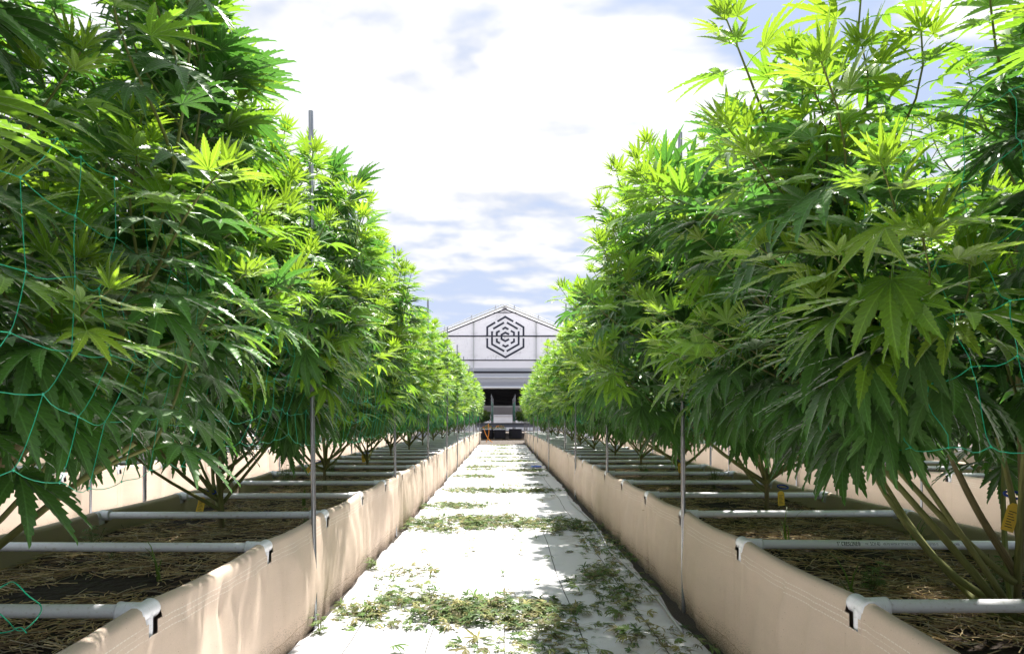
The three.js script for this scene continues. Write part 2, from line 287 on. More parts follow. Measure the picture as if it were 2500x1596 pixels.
{ // the maker's print along the second cross pipe of the right bed
  const cv = document.createElement('canvas'); cv.width = 128; cv.height = 2048; const x = cv.getContext('2d');
  x.fillStyle = '#f0f1f5'; x.fillRect(0, 0, 128, 2048); x.fillStyle = '#15181c'; x.translate(64, 1024); x.rotate(-Math.PI / 2); x.textBaseline = 'middle';
  x.font = 'bold 26px sans-serif'; x.fillText('1" CRESLINE®', -420, 0); x.font = '13px sans-serif'; x.fillText('PVC', -210, 0); x.font = '23px sans-serif'; x.fillText('SCH 40', -175, 0);
  x.font = '15px sans-serif'; x.fillText('450 PSI WATER AT 73°F PVC 1120 NSF-pw-G ASTM D1785-15', -80, 0); x.font = 'bold 15px sans-serif'; x.fillText('CPFO', 440, 0);
  const t = new THREE.CanvasTexture(cv); t.colorSpace = THREE.SRGBColorSpace; t.magFilter = THREE.LinearFilter;
  const c = bedR.children.find((k) => k.name === 'cross_pipe' && Math.abs(k.userData.d - 2.804) < 0.02);
  c.material = phys({ color: lin(0.93, 0.93, 0.94), map: t, roughness: 0.32, clearcoat: 0.25, clearcoatRoughness: 0.25 });
  c.geometry = c.geometry.clone(); const p = c.geometry.attributes.position, uv = c.geometry.attributes.uv;
  for (let i = 0; i < p.count; i++) { let a = Math.atan2(p.getY(i), p.getZ(i)) / (2 * Math.PI); uv.setXY(i, clamp(0.5 - (a - 0.06) * 1.0, -0.5, 1.5), clamp((p.getX(i) + 0.58) / 1.16)); }
}

// ---------------------------------------------------------------- trellis posts
{
  const shape = (h, lean, seed) => {
    const r = rng(seed), pts = range(0, 1, 8).map((t) => V(lean * t * h + 0.004 * Math.sin(t * 4 + seed), -0.05 + t * (h + 0.05), 0.012 * (r() - 0.5) * t));
    const o = sweep(pts, 0.0122, 12, false), i = sweep(pts.slice(-2), 0.0100, 12, false), e = pts[pts.length - 1];
    const ring = new THREE.RingGeometry(0.0100, 0.0122, 12); ring.rotateX(-Math.PI / 2); ring.translate(e.x, e.y, e.z);
    return mergeGeometries([o, i, ring].map((g) => g.toNonIndexed()));
  };
  const post = (x, d, h, lean, seed, label, ground = 0) => { const m = solo('trellis_post', shape(h, lean, seed), M.steel, label, 'post', 'galvanized posts along the beds'); m.position.set(x, ground, -d); return m; };
  const left = [3.37, 6.0, 8.65, 11.35, 13.95, 16.7, 19.4, 22.1, 24.8, 27.5];
  left.forEach((d, i) => post(-0.942 + 0.008 * Math.sin(i * 5), d, 2.6 + 0.03 * Math.sin(i * 3.1), i < 2 ? -0.007 : 0.006 * Math.sin(i * 2.3), 40 + i, `${ordinal[i]} galvanized post from the camera on the left of the path`));
  const right = [[0.99, 3.67, -0.005], [1.0, 6.4, 0.001], [0.962, 8.8, 0.004], [1.06, 11.3, 0.004], [0.955, 13.7, 0], [1.07, 16.0, 0.005], [0.955, 18.2, 0.003], [0.96, 20.6, 0], [0.962, 23.2, 0], [0.96, 25.8, 0.003], [0.96, 28.3, 0]];
  right.forEach(([x, d, l], i) => post(x, d, 2.62 + 0.03 * Math.sin(i * 2.1), l, 70 + i, `${ordinal[i]} galvanized post from the camera on the right of the path`, x > 1.03 ? SOIL - 0.05 : 0));
  [1.3, 4.3, 7.3, 10.2, 13.2, 16.2].forEach((d, i) => post(-2.29, d, 2.5, 0.004, 90 + i, `${ordinal[i]} galvanized post behind the left bed`));
  [4.6, 7.5, 10.4, 13.3].forEach((d, i) => post(2.33, d, 2.5, 0.004, 110 + i, `${ordinal[i]} galvanized post behind the right bed`));
  [6.6, 9.4, 12.2].forEach((d, i) => post(-4.05, d, 2.4, 0.004, 100 + i, `${ordinal[i]} post on the second bed from the path at left`));
  [6.6, 9.4, 12.2].forEach((d, i) => post(4.12, d, 2.4, 0.004, 120 + i, `${ordinal[i]} post on the second bed from the path at right`));
}

// ---------------------------------------------------------------- leaves
function leafGeo({ n = 7, teeth = 9, bend = 0.5, lift = 0.15, fold = 0.35, width = 0.095, curl = 0, seed = 1, petiole = 0.42 }) {
  const r = rng(seed), pos = [], uv = [], idx = [];
  const ang = { 3: [0, 34], 5: [0, 28, 62], 7: [0, 25, 53, 96], 9: [0, 21, 43, 70, 112] }[n], len = { 3: [1, 0.72], 5: [1, 0.88, 0.55], 7: [1, 0.92, 0.72, 0.40], 9: [1, 0.95, 0.82, 0.58, 0.30] }[n];
  const list = []; ang.forEach((a, i) => { list.push([a, len[i]]); if (i) list.push([-a, len[i]]); });
  const sags = 0.12 * petiole;
  for (const [deg, l0] of list) {
    const th = (deg + 6 * (r() - 0.5)) * Math.PI / 180, L = l0 * (0.94 + 0.12 * r()), b = bend * (0.75 + 0.5 * r()) + curl * (r() - 0.2), tw = 0.4 * (r() - 0.5) + curl * (r() - 0.5) * 1.6, yaw = 0.25 * (r() - 0.5) * (1 + 2 * curl);
    const stations = teeth ? [] : [0, 0.18, 0.45, 0.75, 1]; if (teeth) { stations.push([0, 1]); for (let k = 0; k < teeth; k++) { const t0 = 0.06 + 0.90 * k / teeth; stations.push([t0, 0.80], [t0 + 0.90 / teeth * 0.72, 1.06]); } stations.push([1, 1]); }
    let s = 0, x = 0, z = 0, prev = 0; const base = pos.length / 3;
    const ts = stations.map((q) => (Array.isArray(q) ? q : [q, 1]));
    ts.forEach(([t, k], i) => {
      const dt = (t - prev) * L; prev = t; const e = lift - b * t * 1.6; s += dt * Math.cos(e); z += dt * Math.sin(e);
      const w = width * Math.min(1.15, 0.5 + 0.6 * l0) * Math.pow(Math.max(Math.sin(Math.PI * Math.pow(t, 0.82)), 0), 1.05) * k * (t === 0 || t === 1 ? 0 : 1) + (t === 0 ? 0.008 : 0);
      const y = th + yaw * t, cx = Math.sin(y), cy = Math.cos(y), px = cy, py = -cx, f = fold * w, twa = tw * t;
      const fw = k > 1 ? 0.03 * L : 0;
      for (const m of [-1, 0, 1]) {
        const off = m * w * Math.cos(twa), up = m * w * Math.sin(twa) + (m ? f : 0), ss = s + (m ? fw : 0);
        pos.push(cx * ss + px * off, petiole + cy * ss + py * off, z - sags + up); uv.push(0.5 + 0.5 * m * Math.min(1, w / (width * 0.9)), t);
      }
      if (i) { const a = base + (i - 1) * 3, c = a + 3; idx.push(a, a + 1, c, a + 1, c + 1, c, a + 1, a + 2, c + 1, a + 2, c + 2, c + 1); }
    });
  }
  if (petiole) { // a thin stalk
    const b = pos.length / 3, w = 0.013; for (const [t, zz] of [[0, 0], [0.5, 0.02], [1.02, -sags]]) { for (const k of [0, 1, 2]) { const a = k / 3 * 6.283; pos.push(w * Math.sin(a), petiole * t, zz + w * Math.cos(a)); uv.push(0.5, 0.3); } }
    for (const q of [0, 3]) for (let k = 0; k < 3; k++) { const a = b + q + k, c = b + q + (k + 1) % 3; idx.push(a, c, a + 3, c, c + 3, a + 3); }
  }
  return geom(pos, idx, uv);
}
const shapes = (teeth) => [
  leafGeo({ n: 5, teeth, bend: -0.05, lift: 0.15, fold: 0.7, width: 0.066, seed: 3, petiole: 0.18 }),       // 0 unfolding
  leafGeo({ n: 7, teeth, bend: 0.15, lift: 0.18, fold: 0.45, width: 0.074, seed: 4 }),                      // 1 young, flat
  leafGeo({ n: 7, teeth, bend: 0.32, lift: 0.16, fold: 0.40, width: 0.082, seed: 5 }),                      // 2 grown
  leafGeo({ n: 7, teeth, bend: 0.38, lift: 0.06, fold: 0.30, width: 0.098, seed: 6 }),                      // 3 old, hanging
  leafGeo({ n: 9, teeth, bend: 0.42, lift: 0.12, fold: 0.38, width: 0.082, seed: 7 }),                      // 4 large fan
  leafGeo({ n: 5, teeth, bend: 0.45, lift: 0.10, fold: 0.45, width: 0.095, seed: 8 }),                      // 5 small grown
];
const LEAF = { near: shapes(9), mid: shapes(0), far: shapes(0) };

// ---------------------------------------------------------------- plants
function crown(y, wide) { const t = (y - 1.1) / 1.5; return wide * (t < 0.35 ? mix(0.80, 1.0, t / 0.35) : mix(1.0, 0.76, Math.pow((t - 0.35) / 0.65, 1.6))); }
function plant({ x, d, seed, label, group, rows, tips, parts, lod, wide = 0.85, long = 1.12, top = 2.6, bottom = 1.34, sideX = 0, trunkLean = 0, fork = 0, limbsAt = [] }) {
  const r = rng(seed), g = thing('hemp_plant', label, 'plant', [x, SOIL - 0.03, -d], group), Y0 = SOIL - 0.03;
  const P = (a, b, c) => V(a, b - Y0, c);
  // trunk and main limbs
  fork ||= 0.62 + 0.12 * r(); const nB = lod === 'low' ? 5 : 9 + Math.floor(3 * r());
  part('trunk', sweep([P(0, Y0 - 0.04, 0), P(0.004, Y0 + 0.05, 0), P(trunkLean * 0.5, (Y0 + fork) / 2, 0.01), P(trunkLean, fork, 0), P(trunkLean, fork + 0.25, 0.02), P(trunkLean, mix(fork, top, 0.45), 0), P(trunkLean * 0.5, top - 0.4, 0)], (t) => mix(0.030, 0.004, Math.pow(t, 0.45)), lod === 'near' ? 9 : 5), M.bark, g);
  const limbs = [[V(trunkLean, fork - Y0, 0), P(trunkLean, mix(fork, top, 0.45), 0), P(trunkLean * 0.5, top - 0.4, 0)]];
  for (let i = 0; i < nB; i++) {
    const a = (i + 0.6 * r()) / nB * 2 * Math.PI, ca = Math.cos(a), sa = Math.sin(a), y0 = fork - 0.12 + 0.30 * r() * r(), R = 0.45 + 0.5 * r(), yt = Math.min(1.8 + 0.6 * r(), top - 0.28), bow = 0.15 + 0.35 * r(), rise = 0.06 + 0.28 * r(), tw = 0.5 * (r() - 0.5);
    const rx = wide * R, rz = long * R;
    const pts = bez(P(trunkLean, y0, 0), P(trunkLean + Math.cos(a + tw) * rx * bow, y0 + rise, Math.sin(a + tw) * rz * bow), P(ca * rx * (0.8 + 0.3 * r()), mix(y0, yt, 0.25 + 0.3 * r()), sa * rz * (0.8 + 0.3 * r())), P(ca * rx, yt, sa * rz), lod === 'near' ? 12 : 7);
    const thick = r(); part('branch', sweep(pts, (t) => mix(0.010 + 0.007 * thick, 0.003, Math.pow(t, 0.7)), lod === 'near' ? 7 : 4, false), M.stem, g);
    limbs.push(pts);
  }
  for (const [a, b, c, e, rr] of limbsAt) { const q = (p) => p.clone().sub(V(x, Y0, -d)), pts = bez(q(a), q(b), q(c), q(e), 14); part('branch', sweep(pts, (t) => mix(rr, rr * 0.6, t), 8, false), rr > 0.0135 ? M.bark : M.stem, g); limbs.push(pts.slice(6)); }
  const joints = limbs.flat();
  const stems = [], leaves = [];
  const shoot = (tip, dir, spread, sizeK, nodes) => {
    let best = joints[0], bd = 1e9; for (const j of joints) { const dy = tip.y - j.y, q = Math.hypot(tip.x - j.x, tip.z - j.z) + (dy < 0.10 ? 0.5 + 3 * Math.abs(dy - 0.1) : Math.abs(dy - 0.35) * 0.8); if (q < bd) { bd = q; best = j; } }
    const L = tip.distanceTo(best), pts = bez(best, best.clone().lerp(tip, 0.4).add(V(0, -0.06 * L, 0)), tip.clone().addScaledVector(dir, -0.42 * L), tip, 8);
    stems.push(sweep(pts, (t) => mix(0.0048, 0.0018, t), lod === 'near' ? 5 : 3, false));
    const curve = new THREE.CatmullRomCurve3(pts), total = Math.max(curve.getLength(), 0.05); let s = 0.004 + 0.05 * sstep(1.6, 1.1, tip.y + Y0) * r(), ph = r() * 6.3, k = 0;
    while (k < nodes && s < total * 0.97) {
      const u = 1 - s / total, p = curve.getPointAt(clamp(u)), a = curve.getTangentAt(clamp(u));
      let e1 = V(a.z, 0, -a.x); if (e1.lengthSq() < 1e-4) e1.set(1, 0, 0); e1.normalize(); const e2 = a.clone().cross(e1).normalize();
      const yy = p.y + Y0, low = sstep(1.75, 1.2, yy);
      for (const q of [0, Math.PI]) {
        if (k > 2 && r() < 0.06) continue;
        const ang = ph + q + 0.5 * (r() - 0.5), side = e1.clone().multiplyScalar(Math.cos(ang)).addScaledVector(e2, Math.sin(ang));
        const age = clamp(s / 0.30), el = mix(1.15, 0.50, Math.min(1, s / 0.09)) - 0.30 * age;
        const dv = side.multiplyScalar(Math.cos(el)).addScaledVector(a, Math.sin(el)); dv.y -= (0.10 * age + 0.42 * low * age) * (0.2 + 1.5 * r()); dv.x += sideX * 0.12; dv.normalize();
        const up = V(0.30 * (r() - 0.5) + SUN.x * 0.25 + sideX * 0.10, 1, 0.30 * (r() - 0.5)); const nz = up.sub(dv.clone().multiplyScalar(up.dot(dv))); if (nz.lengthSq() < 1e-3) nz.set(0.3, 0, 0.6); nz.normalize();
        const nx = dv.clone().cross(nz);
        const size = sizeK * mix(0.055, mix(0.165, 0.20, low), Math.pow(Math.min(1, s / 0.26), 0.75)) * (0.80 + 0.40 * r());
        const kind = s < 0.03 ? 0 : s < 0.10 ? 1 : age < 0.7 ? (r() < 0.2 ? 5 : 2) : (r() < 0.3 ? 4 : low > 0.4 || r() < 0.3 ? 3 : 2);
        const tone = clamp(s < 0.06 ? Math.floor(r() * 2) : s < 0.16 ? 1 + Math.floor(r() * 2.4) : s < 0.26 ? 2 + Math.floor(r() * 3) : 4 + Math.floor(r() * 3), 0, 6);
        const m = new THREE.Matrix4().makeBasis(nx, dv, nz).scale(V(size, size, size)).setPosition(p); leaves.push({ m, kind, tone, p, size, k: r() });
      }
      ph += Math.PI / 2; s += mix(0.016, 0.072, Math.min(1, s / 0.16)) * (0.85 + 0.3 * r()); k++;
    }
  };
  for (let i = 0; i < tips; i++) {
    const shell = i < tips * 0.82, f = (i + 0.5) / tips, ga = i * 0.5698403 * 2 * Math.PI + 0.4 * r();
    let y, R; if (shell) { y = bottom + Math.pow(((i * 0.7548777) % 1), 0.95) * (top - bottom - 0.06); R = crown(y, 1) * (0.76 + 0.30 * r()); } else { y = bottom + 0.08 + r() * (top - bottom - 0.25); R = crown(y, 1) * (0.25 + 0.5 * r()); }
    if (shell && i % 12 === 4) { y = bottom + 0.05 - 0.15 * r(); R = 0.62 + 0.3 * r(); }
    const box = (q) => Math.sign(q) * Math.pow(Math.abs(q), 0.62), tipX = box(Math.cos(ga)) * R * wide, tipZ = box(Math.sin(ga)) * R * long, t = sstep(1.3, 2.4, y);
    const dir = V(Math.cos(ga) * mix(0.95, 0.20, t), mix(0.45, 1.0, t), Math.sin(ga) * mix(0.95, 0.20, t)).normalize();
    shoot(V(tipX, y - Y0 + 0.10 * r() * t, tipZ), dir, 1, 1, lod === 'low' ? 8 : 13);
  }
  for (let i = 0; i < Math.round(tips * 0.13); i++) {                     // upright leaders that stand out of the top
    const a = r() * 6.283, R = 0.62 * Math.sqrt(r()); shoot(V(Math.cos(a) * R * wide, top - Y0 + 0.02 + 0.22 * r() * r(), Math.sin(a) * R * long), V(0.12 * Math.cos(a), 1, 0.12 * Math.sin(a)).normalize(), 1, 0.92, lod === 'low' ? 9 : 15);
  }
  part('twigs', mergeGeometries(stems), M.stem, g).userData.kind = 'stuff';
  // the leaves that show largest are parts of their own, the rest one mass
  const cam = V(-x, EYE - Y0, d), show = (l) => {
    const w = V(l.p.x + x, l.p.y + Y0 - EYE, l.p.z - d), dep = -w.z; if (dep < 0.4) return -1; const u = w.x / dep * FOC + VX, v = -w.y / dep * FOC + VY; if (u < -60 || u > 2560 || v < -60 || v > 1660) return -1;
    const toCam = cam.clone().sub(l.p).normalize(), outward = V(l.p.x / wide, 0, l.p.z / long).dot(toCam) + 0.25 * (l.p.y - 1); return l.size / dep * (0.35 + Math.max(0, outward + 0.6));
  };
  for (const l of leaves) l.show = show(l);
  leaves.sort((a, b) => b.show - a.show);
  const G = LEAF[lod === 'near' ? 'near' : 'mid'], nP = Math.min(parts, leaves.filter((l) => l.show > 0).length);
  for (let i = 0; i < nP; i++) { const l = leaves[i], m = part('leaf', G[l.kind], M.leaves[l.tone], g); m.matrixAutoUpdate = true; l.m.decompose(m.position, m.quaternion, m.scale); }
  const c = new THREE.Color();
  for (let kd = 0; kd < 6; kd++) {
    const set = leaves.slice(nP).filter((l) => l.kind === kd && (lod !== 'near' || l.show > 0 || l.k < 0.85)); if (!set.length) continue;
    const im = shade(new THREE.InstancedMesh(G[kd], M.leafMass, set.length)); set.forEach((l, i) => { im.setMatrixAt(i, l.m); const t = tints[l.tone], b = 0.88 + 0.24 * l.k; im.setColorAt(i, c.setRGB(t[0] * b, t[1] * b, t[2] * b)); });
    im.name = 'foliage'; im.userData.kind = 'stuff'; g.add(im);
  }
  plant.total = (plant.total ?? 0) + leaves.length;
  return g;
}
const RIGHT_LIMBS = [[at(2476, 1420, 2.1), at(2420, 1380, 2.08), at(2300, 1270, 2.02), at(2170, 1120, 1.95), 0.0125], [at(2480, 1400, 2.1), at(2450, 1340, 2.1), at(2380, 1260, 2.06), at(2310, 1080, 2.0), 0.014], [at(2492, 1330, 2.1), at(2480, 1240, 2.08), at(2462, 1160, 2.05), at(2430, 1040, 2.0), 0.011]];
const LEFT_LIMBS = [[at(-90, 1400, 1.9), at(40, 1300, 1.86), at(160, 1190, 1.82), at(330, 1080, 1.78), 0.0125], [at(-110, 1250, 1.66), at(20, 1110, 1.6), at(90, 1040, 1.6), at(170, 960, 1.62), 0.017], [at(60, 1280, 1.86), at(160, 1190, 1.84), at(240, 1140, 1.82), at(370, 1090, 1.80), 0.008]];
const CX = { L: -1.595, R: 1.628 };
[-0.15, 1.78, 3.74, 5.94, 7.9, 9.7, 11.7, 13.7, 15.7, 17.7, 19.8, 21.9, 24.0, 26.2, 28.4].forEach((d, i) => plant({
  x: CX.L + 0.03 * Math.sin(i * 7), d, seed: 200 + i, lod: d < 7 ? 'near' : 'mid', tips: d < 7 ? 150 : d < 12 ? 140 : d < 18 ? 125 : 105, bottom: d < 3 ? 1.42 : 1.34, parts: d < 1 ? 60 : d < 9 ? 300 : d < 18 ? 160 : 60, sideX: 1, wide: i === 1 || i === 2 ? 0.90 : 0.86, limbsAt: i === 1 ? LEFT_LIMBS : [], top: (i > 2 ? 2.45 : 2.58) + 0.07 * Math.sin(i * 2.7) - 0.012 * Math.max(0, d - 14),
  label: i === 0 ? 'leafy hemp plant at the left edge, closest to the camera' : `${ordinal[i]} tall leafy hemp plant from the camera in the left bed`, group: 'hemp plants in the left bed',
}));
[0.1, 2.11, 4.06, 6.1, 8.0, 9.8, 11.8, 13.7, 15.7, 17.8, 19.8, 21.9, 24.0, 26.2, 28.4].forEach((d, i) => plant({
  x: CX.R + 0.03 * Math.sin(i * 5 + 1), d, seed: 300 + i, lod: d < 7 ? 'near' : 'mid', tips: d < 7 ? 150 : d < 12 ? 140 : d < 18 ? 125 : 105, bottom: 1.33, parts: d < 1 ? 60 : d < 9 ? 300 : d < 18 ? 160 : 60, sideX: -1, wide: i < 2 ? 1.14 : i === 2 ? 1.30 : i === 3 ? 1.08 : d < 16 ? 0.96 : 0.92, fork: i === 1 ? 0.5 : 0, limbsAt: i === 1 ? RIGHT_LIMBS : [],
  top: i < 2 ? 2.18 : (i > 2 ? 2.44 : 2.54) + 0.07 * Math.sin(i * 3.3) - 0.012 * Math.max(0, d - 14),
  label: i === 0 ? 'leafy hemp plant at the right edge, closest to the camera' : `${ordinal[i]} tall leafy hemp plant from the camera in the right bed`, group: 'hemp plants in the right bed',
}));
for (const [xx, s, word] of [[-4.75, 1, 'left'], [4.82, -1, 'right']]) [2.6, 4.7, 6.8, 8.9, 11, 13.1, 15.2, 17.3, 19.4, 21.5, 23.6, 25.7, 27.8].forEach((d, i) => plant({
  x: xx, d, seed: 400 + i + 50 * s, lod: 'low', tips: 80, parts: 0, top: 2.45, label: `${ordinal[i]} hemp plant from the camera in the second bed at ${word}`, group: `hemp plants in the second bed at ${word}`,
}));
for (const [xx, s, word] of [[-7.9, 1, 'left'], [8.0, -1, 'right']]) [7, 9.4, 11.8, 14.2, 16.6, 19].forEach((d, i) => plant({
  x: xx, d, seed: 600 + i + 50 * s, lod: 'low', tips: 60, parts: 0, top: 2.4, label: `${ordinal[i]} hemp plant from the camera in the farthest bed at ${word}`, group: `hemp plants in the farthest bed at ${word}`,
}));
console.log('leaves', plant.total);

// ---------------------------------------------------------------- green trellis nets
function net(label, X, s, d0, d1, y0, rows, seed) {
  const cell = 0.145, n = Math.round((d1 - d0) / cell), gs = [], knots = [], P = [];
  const bulge = (d, k) => s * ((s > 0 ? 0.11 : 0.05) * sstep(2.2, 1.2, d) + 0.05 * Math.sin(Math.PI * k / rows) * (0.6 + N(d * 0.8, seed)) + 0.03 * N(d * 3, k * 0.9, seed));
  for (let i = 0; i <= n; i++) { P.push([]); for (let k = 0; k <= rows; k++) { const d = d0 + i * cell; P[i].push(V(X + bulge(d, k), y0 + k * 0.135 + 0.05 * N(d * 0.5, 2, seed) + 0.07 * N(d * 2.2, k * 1.3, seed + 3) + 0.03 * N(d * 6, k * 2.1, seed + 6) - 0.03 * Math.sin(d * 1.15) ** 2, -d + 0.10 * N(d * 2.3, k * 1.7, seed + 9) - 0.045 * k)); } }
  const strand = (a, b, q, near) => { const m = a.clone().lerp(b, 0.5), w = 0.04 * N(m.y * 9, m.z * 9, q + seed); gs.push(sweep(near ? bez(a, a.clone().lerp(b, 0.3).add(V(w * 0.6, -0.012 + w, w)), a.clone().lerp(b, 0.7).add(V(-w, -0.012 - w, -w)), b, 5) : [a, m, b], near ? 0.0009 : 0.0011, near ? 4 : 3, false)); };
  for (let i = 0; i <= n; i++) for (let k = 0; k <= rows; k++) {
    const near = P[i][k].z > -5; if (i < n) strand(P[i][k], P[i + 1][k], 1, near); if (k < rows) strand(P[i][k], P[i][k + 1], 2, near);
    if (near) { const b = new THREE.OctahedronGeometry(0.0032, 0); b.scale(1, 1.2, 1.2); b.translate(P[i][k].x, P[i][k].y, P[i][k].z); knots.push(b); }
  }
  const g = thing('trellis_net', label, 'netting', [0, 0, 0]); part('mesh', mergeGeometries(gs), M.net, g); part('knots', mergeGeometries(knots), M.net, g).userData.kind = 'stuff';
}
net('green plastic trellis net strung along the left plants', -0.985, 1, 0.9, 28, 0.95, 5, 1);
net('green plastic trellis net strung along the right plants', 1.015, -1, 0.9, 28, 1.02, 5, 2);
{ // a loose end of net in the near left bed
  const pts = [[-30, 1452], [10, 1428], [38, 1424], [66, 1452], [98, 1478], [92, 1505], [68, 1530], [40, 1538], [14, 1512], [-20, 1482]].map(([a, b], i) => at(a, b, 1.46 + 0.03 * Math.sin(i * 2)));
  const g = thing('net_scrap', 'loose loop of green netting over the nearest left cross pipe', 'netting'); part('strand', sweep(new THREE.CatmullRomCurve3(pts).getPoints(40), 0.0015, 5, false), M.net, g);
  part('strand', sweep(new THREE.CatmullRomCurve3([at(-30, 1548, 1.46), at(20, 1542, 1.46), at(50, 1532, 1.45), at(64, 1545, 1.45)]).getPoints(14), 0.0015, 5, false), M.net, g);
}

// ---------------------------------------------------------------- cut leaves on the path
const wilt = [0, 1, 2, 3].map((i) => leafGeo({ n: [7, 5, 7, 7][i], teeth: 4, bend: 0.5, lift: 0.25, fold: 0.9, width: 0.068, curl: 1.3, seed: 30 + i, petiole: 0.95 }));
const wiltCols = [[0.13, 0.25, 0.06], [0.20, 0.31, 0.10], [0.30, 0.36, 0.16], [0.09, 0.18, 0.05], [0.40, 0.38, 0.17], [0.25, 0.23, 0.12]];
function litter(label, blobs, seed) {                    // blobs: [x, d, rx, rd, count, height]
  const r = rng(seed), o = new THREE.Object3D(), c = new THREE.Color(), sets = [[], [], [], []];
  for (const [x, d, rx, rd, n, h] of blobs) for (let i = 0; i < n * 1.7; i++) {
    const a = r() * 6.283, q = Math.sqrt(r()), px = x + Math.cos(a) * q * rx, pd = d + Math.sin(a) * q * rd + 0.06 * N(px * 4, 3, seed), s = 0.045 + 0.075 * r() * r();
    if (N(px * 4.5, pd * 4.5, seed) < -0.22) continue;
    sets[Math.floor(r() * 4)].push([px, pd, s, 0.034 + h * (1 - q * q) * r(), r(), r(), r(), r(), r()]);
  }
  const g = new THREE.Group(); g.name = numbered('cut_leaf_litter'); g.userData.kind = 'stuff'; tag(g, label, 'leaf litter', 'heaps of wilted cut leaves on the path'); scene.add(g);
  sets.forEach((set, k) => {
    if (!set.length) return; const im = shade(new THREE.InstancedMesh(wilt[k], M.litter, set.length));
    set.forEach(([px, pd, s, y, a, b, e, f, q], i) => { o.position.set(px, y, -pd); o.rotation.set(-Math.PI / 2 + 0.7 * (a - 0.5), 0.9 * (b - 0.5), e * 6.283, 'YXZ'); o.rotation.set(-Math.PI / 2 + 0.5 * (a - 0.5), 0, 0); o.quaternion.premultiply(new THREE.Quaternion().setFromAxisAngle(V(0, 1, 0), e * 6.283)); o.quaternion.multiply(new THREE.Quaternion().setFromAxisAngle(V(0, 1, 0), 0.9 * (b - 0.5))); o.scale.set(s, s, s * 0.5); o.updateMatrix(); im.setMatrixAt(i, o.matrix); const w = wiltCols[Math.floor(f * 6)], m = 0.8 + 0.45 * q; im.setColorAt(i, c.setRGB(w[0] * m, w[1] * m, w[2] * m)); });
    im.name = 'wilted_leaves'; im.userData.kind = 'stuff'; g.add(im);
  });
}
litter('thick heap of wilted leaves across the near path', [[-0.45, 3.62, 0.42, 0.30, 260, 0.05], [0.0, 3.55, 0.40, 0.26, 220, 0.05], [0.28, 3.50, 0.22, 0.30, 90, 0.03], [-0.62, 4.3, 0.22, 0.5, 60, 0.01], [0.20, 3.18, 0.20, 0.16, 40, 0.02]], 1);
litter('few wilted leaves at the bottom edge of the path', [[-0.05, 3.02, 0.25, 0.12, 26, 0.01], [0.32, 2.95, 0.2, 0.14, 26, 0.01]], 2);
litter('wilted leaves at the bottom right beside the right bed', [[0.72, 3.12, 0.24, 0.22, 60, 0.02]], 3);
litter('clump of wilted leaves along the right near side of the path', [[0.68, 4.25, 0.22, 0.50, 170, 0.02], [0.62, 3.6, 0.12, 0.12, 20, 0.02], [0.80, 5.1, 0.16, 0.5, 60, 0.02]], 4);
litter('broad dense band of wilted leaves right across the path', [[-0.52, 6.6, 0.46, 0.50, 420, 0.04], [-0.05, 6.75, 0.4, 0.40, 240, 0.04], [0.5, 6.45, 0.42, 0.42, 420, 0.05], [0.85, 5.9, 0.16, 0.5, 70, 0.02]], 5);
litter('flat patch of wilted leaves left of the path middle, behind the dense band', [[-0.62, 7.9, 0.36, 0.36, 240, 0.03], [-0.18, 8.1, 0.25, 0.2, 50, 0.02]], 6);
litter('thin line of wilted leaves beyond the flat patch', [[-0.4, 9.7, 0.5, 0.24, 220, 0.03], [0.35, 9.6, 0.5, 0.22, 200, 0.03], [0.3, 10.4, 0.3, 0.2, 50, 0.01]], 7);
[[12.0, -0.5, 0.42], [13.4, 0.45, 0.4], [14.4, -0.4, 0.48], [16.2, 0.3, 0.5], [17.6, -0.3, 0.6], [19.6, 0.2, 0.62], [21.4, -0.2, 0.6], [23.6, 0.2, 0.5], [25.6, -0.1, 0.6]].forEach(([d, x, w], i) => litter(`${['first', 'second', 'third', 'fourth', 'fifth', 'sixth', 'seventh', 'eighth', 'last'][i]} thin strip of wilted leaves on the far half of the path`, [[x, d, w, 0.28, 200, 0.03], [-x, d + 0.2, 0.3, 0.16, 60, 0.01]], 20 + i));
{
  const r = rng(77), mats = wiltCols.map((w) => leafMat(lin(...w), 0.2, 0.15));
  const spots = [[-0.72, 5.15], [-0.25, 4.95], [-0.12, 5.3], [0.08, 5.05], [0.2, 5.4], [0.32, 5.65], [0.42, 5.0], [-0.42, 4.55], [0.05, 4.35], [0.3, 4.3], [-0.3, 5.8], [0.05, 5.9], [-0.55, 3.05], [0.15, 7.6], [0.4, 8.4], [0.05, 8.8], [-0.1, 9.0], [0.55, 8.9], [0.3, 7.9], [-0.5, 11.0], [0.2, 11.2], [0.5, 11.6]];
  spots.sort((a, b) => a[1] - b[1]);
  spots.forEach(([x, d], i) => { const m = solo('fallen_leaf', wilt[i % 4], mats[Math.floor(r() * 6)], `${ordinal[i]} loose single wilted leaf from the camera on the white path cover`, 'leaf', 'loose single leaves on the path'); m.position.set(x, 0.045, -d); m.rotation.set(-Math.PI / 2 + 0.1, 0, 0); m.quaternion.premultiply(new THREE.Quaternion().setFromAxisAngle(V(0, 1, 0), r() * 6.28)); const s = 0.075 + 0.03 * r(); m.scale.set(s, s, s * 0.5); });
}

